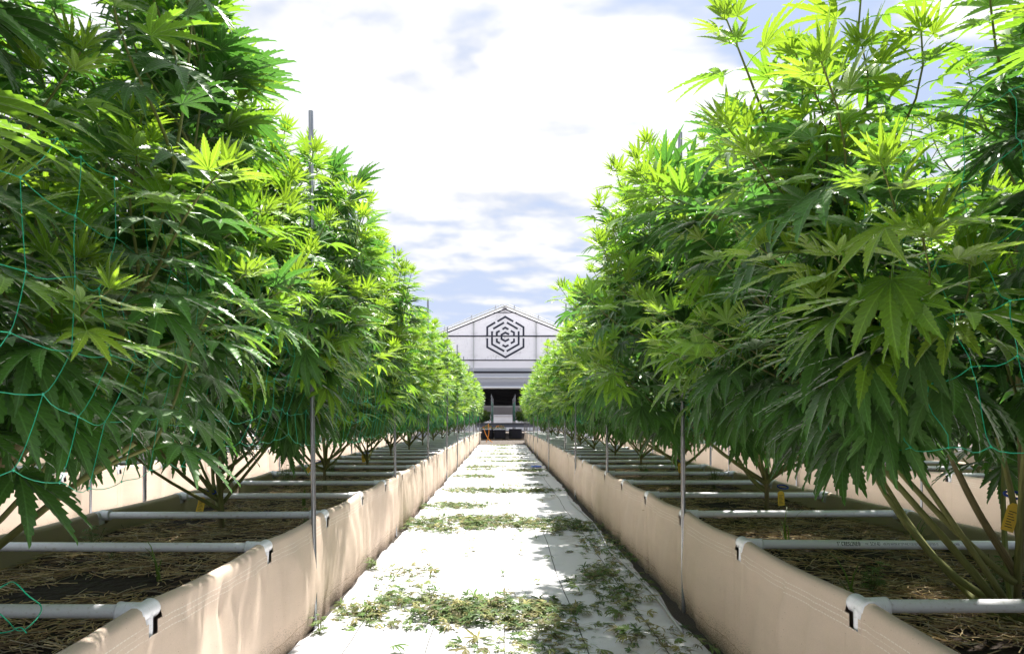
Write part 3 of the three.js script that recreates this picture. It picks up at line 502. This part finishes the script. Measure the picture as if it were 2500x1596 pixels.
// ---------------------------------------------------------------- small things round the beds
{
  // yellow tags tied to the trunks
  const tagThing = (p, lean, word) => {
    const g = thing('plant_tag', `yellow tag on a blue tie at the trunk of ${word}`, 'tag', [p.x, p.y, p.z], 'yellow tags tied to the trunks');
    const s = new THREE.Shape(); s.moveTo(-0.02, 0); s.lineTo(0.02, 0); s.lineTo(0.02, 0.075); s.lineTo(0.008, 0.088); s.lineTo(-0.008, 0.088); s.lineTo(-0.02, 0.075); s.closePath();
    const b = new THREE.ExtrudeGeometry(s, { depth: 0.0012, bevelEnabled: false }); b.translate(0, -0.09, 0); b.rotateZ(lean); part('plate', b, M.yellow, g);
    const pr = []; for (let k = 0; k < 7; k++) { const q = boxAt(-0.012, 0.012 - 0.004 * (k % 3), -0.078 + k * 0.008, -0.0755 + k * 0.008, 0.0014, 0.0017); q.rotateZ(lean); pr.push(q); } part('print', mergeGeometries(pr), std({ color: lin(0.03, 0.03, 0.03) }), g);
    const t = new THREE.TorusGeometry(0.030, 0.004, 6, 18); t.rotateX(Math.PI / 2 + 0.3); t.translate(0.025, 0.02, -0.03); part('tie', t, M.blue, g);
  };
  tagThing(V(-1.64, 0.63, -3.68), -0.25, 'the second left plant');
  tagThing(V(-1.66, 0.66, -5.9), -0.7, 'the third left plant');
  tagThing(V(-1.63, 0.64, -7.86), 0.1, 'the fourth left plant');
  tagThing(V(1.66, 0.63, -4.0), 0.05, 'the second right plant');
  tagThing(V(1.60, 0.66, -6.05), 0.1, 'the third right plant');
  tagThing(V(1.575, 0.80, -2.06), -0.3, 'the near right plant');
  // white hose along the foot of the right bed
  const pts = [[0.86, 3.2], [0.88, 3.9], [0.86, 4.6], [0.83, 5.2], [0.87, 5.9], [0.885, 6.6], [0.87, 7.4], [0.84, 8.2], [0.87, 9.0]].map(([x, d]) => V(x, 0.042, -d));
  solo('irrigation_hose', sweep(new THREE.CatmullRomCurve3(pts).getPoints(60), 0.008, 8), std({ color: lin(0.42, 0.43, 0.45), roughness: 0.6 }), 'thin grey irrigation hose at the foot of the right bed', 'hose');
  // a scrap of blue plastic far down the path
  solo('plastic_scrap', sheet(range(0, 1, 6), range(0, 1, 5), (u, v) => [0.62 + 0.22 * u + 0.03 * N(u * 4, v * 3), 0.04 + 0.04 * Math.abs(N(u * 3, v * 4, 2)), -14.2 - 0.25 * v]), std({ color: lin(0.01, 0.12, 0.75), roughness: 0.4 }), 'crumpled scrap of blue plastic on the far path', 'plastic scrap');
  // weeds
  const weed = (x, d, y, h, n, seed, label, cat = 'weed', wide = 0.4) => {
    const r = rng(seed), gs = []; for (let i = 0; i < n; i++) { const a = r() * 6.283, l = h * (0.5 + 0.6 * r()), o = wide * l * (0.4 + r()), bx = 0.02 * (r() - 0.5), bz = 0.02 * (r() - 0.5), w = 0.0035 + 0.003 * r(); const p = bez(V(bx, 0, bz), V(bx, l * 0.5, bz), V(bx + Math.cos(a) * o * 0.6, l * 0.95, bz + Math.sin(a) * o * 0.6), V(bx + Math.cos(a) * o, l * 0.8, bz + Math.sin(a) * o), 5); gs.push(sheet(range(0, 1, 5), [-1, 1], (t, m) => { const q = p[Math.round(t * 5)], k = w * (1 - t * 0.9) * m; return [q.x - Math.sin(a) * k, q.y, q.z + Math.cos(a) * k, 0.5 + 0.3 * m, t]; })); }
    const t = thing(cat === 'weed' ? 'weed' : 'grass_tuft', label, cat, [x, y, -d], 'weeds growing in and beside the beds'); part('blades', mergeGeometries(gs), blade, t);
  };
  const leafy = (x, d, y, h, n, seed, label) => {
    const r = rng(seed), gs = []; const g = thing('weed', label, 'weed', [x, y, -d], 'weeds growing in and beside the beds'); const st = []; h *= 1.3; n = Math.round(n * 1.4);
    for (let i = 0; i < n; i++) { const a = r() * 6.283, hh = h * (0.4 + 0.7 * r()), e = V(Math.cos(a) * h * 0.5 * r(), hh, Math.sin(a) * h * 0.5 * r()); st.push(sweep([V(0, 0, 0), e.clone().multiplyScalar(0.5), e], 0.0016, 3, false)); for (let k = 0; k < 5; k++) { const q = LEAF.mid[5].clone(), s = 0.022 + 0.02 * r(); q.scale(s, s, s); q.rotateX(-Math.PI / 2 + 0.6 * r()); q.rotateY(r() * 6.28); const u = 0.4 + 0.6 * r(); q.translate(e.x * u, e.y * u, e.z * u); gs.push(q); } }
    part('stems', mergeGeometries(st), M.stem, g); part('foliage', mergeGeometries(gs), blade, g);
  };
  weed(-1.30, 2.55, SOIL, 0.20, 6, 1, 'thin upright grass blades in the left bed before the first long pipe', 'grass'); weed(-1.75, 3.0, SOIL, 0.12, 5, 2, 'small weed in the straw of the near left bed', 'weed');
  leafy(-1.98, 3.25, SOIL, 0.10, 4, 3, 'broad leaved weed under the outer rim of the left bed'); leafy(-1.08, 3.75, SOIL, 0.11, 4, 4, 'small weed beside the nearest left post');
  leafy(-2.0, 6.2, SOIL, 0.16, 14, 5, 'bushy light green weed at the outer edge of the left bed'); leafy(-1.85, 7.2, SOIL, 0.16, 14, 6, 'light green weeds further down the left bed'); weed(-1.45, 4.9, SOIL, 0.16, 12, 7, 'grassy weed behind the second left trunk', 'grass');
  leafy(-0.90, 4.6, 0.01, 0.08, 5, 8, 'bright green seedling at the foot of the left bed wall'); leafy(-0.885, 3.25, 0.01, 0.07, 4, 9, 'small green seedling at the bottom left of the path');
  weed(1.42, 3.35, SOIL, 0.22, 8, 10, 'dark thin weed between the second and third right pipes', 'weed'); leafy(1.75, 2.35, SOIL, 0.12, 9, 11, 'feathery green weed in the straw of the near right bed'); leafy(1.35, 2.45, SOIL, 0.08, 6, 12, 'low weed beside the printed pipe');
  weed(2.0, 3.25, SOIL, 0.24, 9, 13, 'bright grass blades at the outer rim of the right bed', 'grass', 0.8); leafy(1.9, 6.0, SOIL, 0.14, 14, 14, 'light green weeds under the third right plant'); leafy(1.5, 7.2, SOIL, 0.12, 12, 15, 'light green weeds further down the right bed');
  weed(1.2, 2.3, SOIL, 0.2, 5, 16, 'dry thin stalks by the second right pipe fitting', 'weed', 0.9); leafy(1.25, 1.55, SOIL, 0.09, 5, 17, 'low weed before the nearest right pipe');
}

// ---------------------------------------------------------------- far end: pots, bench, hose
{
  const pot = (x, d, w, h, label, flowers, seed) => {
    const g = thing('fabric_pot', label, 'pot', [x, 0.05, -d], 'black fabric pots at the end of the path'), r = rng(seed);
    part('pot', new THREE.LatheGeometry([[0, 0], [w * 0.46, 0], [w * 0.48, 0.05], [w * 0.5, h * 0.6], [w * 0.485, h - 0.015], [w * 0.5, h], [w * 0.47, h], [w * 0.45, h - 0.05], [0, h - 0.05]].map((p) => new THREE.Vector2(...p)), 20), M.blackFelt, g);
    if (!flowers) { part('soil', new THREE.CircleGeometry(w * 0.45, 16).rotateX(-Math.PI / 2).translate(0, h - 0.045, 0), M.soil, g); return; }
    const gs = [], fl = []; for (let i = 0; i < 260; i++) { const a = r() * 6.283, q = Math.sqrt(r()) * w * 0.56, hh = h + 0.22 * (1 - (q / w / 0.56) ** 2) * r() + 0.02, l = LEAF.mid[5].clone(), s = 0.035 + 0.03 * r(); l.scale(s, s, s); l.rotateX(-1.2 + r()); l.rotateY(r() * 6.28); l.translate(Math.cos(a) * q, hh, Math.sin(a) * q); gs.push(l); }
    for (let i = 0; i < 22; i++) { const a = r() * 6.283, q = Math.sqrt(r()) * w * 0.5; const s = new THREE.IcosahedronGeometry(0.022, 1); s.scale(1, 0.6, 1); s.translate(Math.cos(a) * q, h + 0.06 + 0.18 * (1 - (q / w / 0.56) ** 2) * (0.6 + 0.4 * r()), Math.sin(a) * q); fl.push(s); }
    part('foliage', mergeGeometries(gs), blade, g).userData.kind = 'stuff'; part('flowers', mergeGeometries(fl), M.orange, g).userData.kind = 'stuff';
  };
  const pallet = (x, d, w, label) => { const g = thing('pallet', label, 'pallet', [x, 0, -d], 'low wooden pallets under the pots'); for (let i = 0; i < 5; i++) part('slat', boxAt(-w / 2, w / 2, 0.032, 0.05, -0.4 + i * 0.18, -0.31 + i * 0.18), M.wood, g); for (const k of [-1, 0, 1]) part('runner', boxAt(k * w * 0.45 - 0.03, k * w * 0.45 + 0.03, 0, 0.0315, -0.4, 0.41), M.wood, g); };
  pallet(-0.42, 33.6, 1.4, 'low wooden pallet under the flowering pots'); pallet(0.62, 33.6, 1.2, 'low wooden pallet under the bare black pot');
  pot(-0.72, 33.6, 0.6, 0.46, 'black fabric pot with orange flowers, left of the pair', true, 1); pot(-0.12, 33.5, 0.6, 0.46, 'black fabric pot with orange flowers, nearer the middle of the path', true, 2); pot(0.66, 33.6, 0.66, 0.5, 'bare black fabric pot at the right end of the path', false, 3);
  const b = thing('bench', 'long dark bench across the greenhouse opening', 'bench', [0.15, 0, -34.9]);
  part('bench_top', boxAt(-1.6, 1.6, 0.78, 0.84, -0.45, 0.45), std({ color: lin(0.05, 0.052, 0.065), roughness: 0.35 }), b); part('apron', boxAt(-1.55, 1.55, 0.62, 0.779, 0.38, 0.42), std({ color: lin(0.10, 0.105, 0.14), roughness: 0.5 }), b); part('shelf', boxAt(-1.5, 1.5, 0.40, 0.44, -0.4, 0.34), M.blackFelt, b);
  for (const [x, z] of [[-1.5, 0.35], [1.5, 0.35], [-1.5, -0.4], [1.5, -0.4]]) part('leg', boxAt(x - 0.03, x + 0.03, 0, 0.779, z - 0.03, z + 0.03), M.steel, b);
  const h = [[1192, 1034], [1193.5, 1046], [1193, 1060], [1190, 1072], [1186, 1080]].map(([a, c]) => at(a, c, 30.3)), h2 = [[1181, 1044], [1184, 1055], [1189, 1066], [1196, 1075], [1204, 1080.5]].map(([a, c]) => at(a, c, 30.3));
  const hose = thing('garden_hose', 'orange hose hanging in two loops at the end of the left bed', 'hose'); for (const p of [h, h2]) part('loop', sweep(new THREE.CatmullRomCurve3(p).getPoints(24), 0.016, 8), M.orange, hose);
}

// ---------------------------------------------------------------- greenhouse
{
  const D = 36, GX = 0.154, G = thing('greenhouse', 'white gabled greenhouse with dark hexagon emblem at the end of the path', 'greenhouse', [GX, 0, -D]);
  const poly = phys({ color: lin(0.93, 0.93, 0.97), roughness: 1, map: (() => { const r = rng(51); const t = texture(512, 256, (u, v) => { const n = tiled((a, b) => fbm(a * 5, b * 0.5, 5.7, 4), 8)(u, v), m = tiled((a, b) => fbm(a, b, 2.9, 4), 5)(u, v); const g = 246 - 40 * sstep(0.05, 0.5, n) - 26 * sstep(0, 0.5, m) + 4 * (r() - 0.5); return [g, g, g + 1]; }); t.repeat.set(0.3, 1); return t; })(), transmission: 0.62, thickness: 0, side: THREE.DoubleSide }), polyB = phys({ color: lin(0.80, 0.80, 0.86), roughness: 1, transmission: 0.6, thickness: 0, side: THREE.DoubleSide });
  const dark = std({ color: lin(0.02, 0.022, 0.035), roughness: 0.6 }), greyCloth = std({ color: lin(0.50, 0.51, 0.57), roughness: 0.8, bumpMap: withRepeat(mottle, 2, 2), bumpScale: 0.02 }), greyDark = std({ color: lin(0.36, 0.37, 0.43), roughness: 0.8, bumpMap: withRepeat(mottle, 2, 2), bumpScale: 0.02 }), white = std({ color: lin(0.80, 0.80, 0.82), roughness: 0.6 }), alu = std({ color: lin(0.6, 0.6, 0.62), metalness: 0.5, roughness: 0.4 });
  const PK = 7.03, SL = 0.407, HW = 4.7, EV = PK - SL * HW, roofY = (x) => PK - SL * Math.abs(x), LEN = 15;
  const yA = 5.48, yB = 4.19, yC = 3.55, yO = 2.66, cols = [-4.7, -1.69, 1.67, 4.7];
  // gable panels between the posts and bars
  const panel = (x0, x1, y0, top, mat, name = 'wall_panel') => { const xs = range(x0, x1, 12); if (x0 < 0 && x1 > 0 && !xs.includes(0)) { xs.push(0); xs.sort((a, b) => a - b); } part(name, sheet(xs, range(0, 1, 5), (x, t) => { const y1 = Math.min(top, roofY(x) - 0.06); return [x, mix(Math.min(y0, y1), y1, t), 0.012 * N(x * 1.5, t * 3, y0), x, t]; }), mat, G); };
  for (let i = 0; i < 3; i++) { panel(cols[i] + 0.03, cols[i + 1] - 0.03, yA + 0.02, 9, poly); panel(cols[i] + 0.03, cols[i + 1] - 0.03, yB + 0.02, yA - 0.02, poly); }
  for (let i = 0; i < 3; i++) panel(cols[i] + 0.03, cols[i + 1] - 0.03, 3.78, yB - 0.02, polyB, 'vinyl_panel');
  for (let i = 0; i < 3; i++) panel(cols[i] + 0.03, cols[i + 1] - 0.03, yC + 0.03, 3.779, greyCloth, 'vinyl_flap');
  for (const x of cols) part('column', boxAt(x - 0.05, x + 0.05, 0, Math.min(roofY(x), 7) - 0.1, -0.12, -0.02), alu, G);
  for (const [y, h] of [[yA, 0.035], [yB, 0.03], [yC, 0.05]]) part('rail', boxAt(-HW, HW, y - h, y + h, 0.015, 0.06), dark, G);
  part('rail', boxAt(-0.62, 0.62, 6.72, 6.76, 0.016, 0.05), dark, G);
  // rolled curtain over the opening
  part('curtain', sheet(range(-HW, HW, 40), range(0, 1, 12), (x, t) => [x, mix(yC - 0.05, 3.02, t), 0.04 + 0.03 * Math.sin(t * 3) + 0.012 * N(x * 2, t * 4), x, t]), greyCloth, G);
  part('curtain_rod', cyl(0.035, 2 * HW, 'x', 12).translate(0, 3.26, 0.10), white, G);
  part('curtain', sheet(range(-HW, HW, 40), range(0, 1, 8), (x, t) => [x, mix(3.02, 2.78, t), 0.05 + 0.012 * N(x * 3, t * 4, 3), x, t]), greyDark, G);
  part('curtain_roll', cyl(0.07, 2 * HW, 'x', 14).translate(0, 2.73, 0.06), white, G);
  // roof, edge trim, standing rail with brackets
  for (const s of [-1, 1]) {
    const n = 20; part('roof', sheet(range(0, HW + 0.15, 60), [0.25, -LEN / 2, -LEN], (x, z) => [s * x, roofY(x) + 0.02 * Math.sin(x * 20), z, x, z]), poly, G);
    part('roof_edge', bar(V(0, PK - 0.10, 0.05), V(s * (HW + 0.15), roofY(HW + 0.15) - 0.10, 0.05), 0.05, 0.06), dark, G);
    part('roof_trim', bar(V(0, PK + 0.03, 0.27), V(s * (HW + 0.15), roofY(HW + 0.15) + 0.03, 0.27), 0.04, 0.10), white, G);
    part('roof_rail', bar(V(s * 0.15, PK + 0.13, 0.2), V(s * (HW + 0.15), roofY(HW + 0.15) + 0.17, 0.2), 0.035, 0.035), alu, G);
    for (const x of [0.5, 1.78, 3.2, 4.5]) part('bracket', boxAt(s * x - 0.03, s * x + 0.03, roofY(x) + 0.02, roofY(x) + 0.27, 0.14, 0.26), alu, G);
    part('side_wall', sheet([0, 1, 2, 3.2, EV], range(-LEN, 0, 8), (y, z) => [s * HW, y, z]), poly, G);
  }
  part('ridge_cap', boxAt(-0.12, 0.12, PK + 0.02, PK + 0.10, -LEN, 0.26), alu, G);
  // emblem: broken hexagons round a letter C
  const cx = 0, cy = 5.41, u = 2 * 36 / FOC / 3.415 / 2; const P = (x, y) => V((x - 968) / 3.415 / FOC * D + (1233.45 - VX) / FOC * D - GX, EYE + (VY - 700 - y / 3.415) / FOC * D, 0.075);
  const strokes = [
    [[903, 290], [968, 252], [1035, 290]], [[885, 298], [818, 338], [818, 410]], [[1054, 298], [1120, 338], [1120, 410]], [[818, 430], [818, 504], [970, 588], [1120, 504], [1120, 430]],
    [[868, 352], [958, 300]], [[982, 300], [1072, 352]], [[858, 372], [858, 480], [960, 538]], [[1080, 372], [1080, 480], [980, 538]],
    [[945, 355], [968, 341], [995, 356]], [[922, 368], [898, 382], [898, 410]], [[1014, 368], [1041, 382], [1041, 410]], [[898, 432], [898, 458], [924, 472]], [[1041, 432], [1041, 458], [1014, 472]], [[945, 486], [970, 500], [996, 486]],
    [[1000, 398], [968, 383], [937, 401], [937, 436], [968, 454], [1000, 438]],
  ];
  const navy = std({ color: lin(0.022, 0.026, 0.055), roughness: 0.6 }), w = 15.5 / 3.415 / FOC * D;
  const mark = new THREE.Group(); mark.name = 'emblem'; G.add(mark);
  for (const s of strokes) { // each stroke one flat band with mitred corners
    const p = s.map(([x, y]) => P(x, y)), lft = [], rgt = [];
    p.forEach((q, i) => { const a = i ? q.clone().sub(p[i - 1]).normalize() : null, b = i + 1 < p.length ? p[i + 1].clone().sub(q).normalize() : null; const t = (a && b ? a.clone().add(b) : a ?? b).normalize(), nn = V(-t.y, t.x, 0), k = a && b ? 1 / Math.max(0.4, V(-a.y, a.x, 0).dot(nn)) : 1; lft.push([q.x + nn.x * w / 2 * k, q.y + nn.y * w / 2 * k]); rgt.push([q.x - nn.x * w / 2 * k, q.y - nn.y * w / 2 * k]); });
    const sh = new THREE.Shape([...lft, ...rgt.reverse()].map((q) => new THREE.Vector2(...q))); const g = new THREE.ExtrudeGeometry(sh, { depth: 0.012, bevelEnabled: false }); g.translate(0, 0, 0.068); part('stroke', g, navy, mark);
  }
  // inside: a black shade curtain at the back with a gap below it, white wall beyond
  part('back_curtain', sheet(range(-HW + 0.1, HW - 0.1, 60), range(0, 1, 40), (x, t) => [x, mix(2.05, 3.66, t), -LEN + 0.5 + 0.10 * N(x * 0.6, t * 16, 4) + 0.05 * N(x * 1.1, t * 30, 7), x, t]), std({ color: lin(0.016, 0.015, 0.018), roughness: 0.7 }), G);
  part('back_rail', boxAt(-HW, HW, 1.98, 2.05, -LEN + 0.45, -LEN + 0.55), alu, G);
  part('shade_cloth', sheet(range(-HW + 0.06, HW - 0.06, 10), range(-LEN, -0.3, 10), (x, z) => [x, 3.7 + 0.08 * N(x, z), z, x, z]), std({ color: lin(0.03, 0.03, 0.035), roughness: 0.9 }), G);
  part('back_panel', boxAt(-HW, HW, 1.35, 1.97, -LEN - 0.06, -LEN - 0.02), std({ color: lin(0.42, 0.42, 0.45), roughness: 0.7 }), G);
  // a pale shed beyond the open back
  const S = thing('shed', 'pale shed wall seen through the greenhouse opening', 'shed', [0.2, 0, -58]); part('wall', boxAt(-6, 6, 0, 2.4, -0.1, 0.1), white, S); part('roof', boxAt(-6.2, 6.2, 2.4, 2.5, -2, 0.3), alu, S); for (let i = -3; i <= 3; i++) part('batten', boxAt(i * 1.5 - 0.03, i * 1.5 + 0.03, 0, 2.38, 0.1, 0.13), white, S); part('rail', boxAt(-6, 6, 1.25, 1.33, 0.131, 0.16), alu, S);
  // posts, nets and plants in the greenhouse
  let n = 0; for (const [x, word] of [[-0.62, 'left'], [0.74, 'right']]) {
    [38.2, 41, 44, 47].forEach((d, i) => { const m = solo('trellis_post', sweep([V(0, -0.02, 0), V(0, 2.45, 0)], 0.02, 8), M.steel, `${ordinal[i]} post of the ${word} row inside the greenhouse`, 'post', 'posts inside the greenhouse'); m.position.set(x, 0, -d); });
    const gs = []; for (let k = 0; k <= 9; k++) gs.push(sweep([V(x, 0.9 + k * 0.13, -38), V(x, 0.9 + k * 0.13, -47.5)], 0.0025, 3, false)); for (let k = 0; k <= 60; k++) gs.push(sweep([V(x, 0.9, -38 - k * 0.158), V(x, 2.07, -38 - k * 0.158)], 0.0025, 3, false)); solo('trellis_net', mergeGeometries(gs), M.net, `green net on the ${word} post row inside the greenhouse`, 'netting');
    [38.6, 40.6, 42.6].forEach((d, i) => plant({ x: x + Math.sign(x) * 0.65, d, seed: 800 + i + 9 * n, lod: 'low', tips: 30, parts: 0, top: 1.5, wide: 0.6, label: `${ordinal[i]} low hemp plant of the ${word} row inside the greenhouse`, group: 'low plants inside the greenhouse' })); n++;
  }
}

renderer.render(scene, camera);
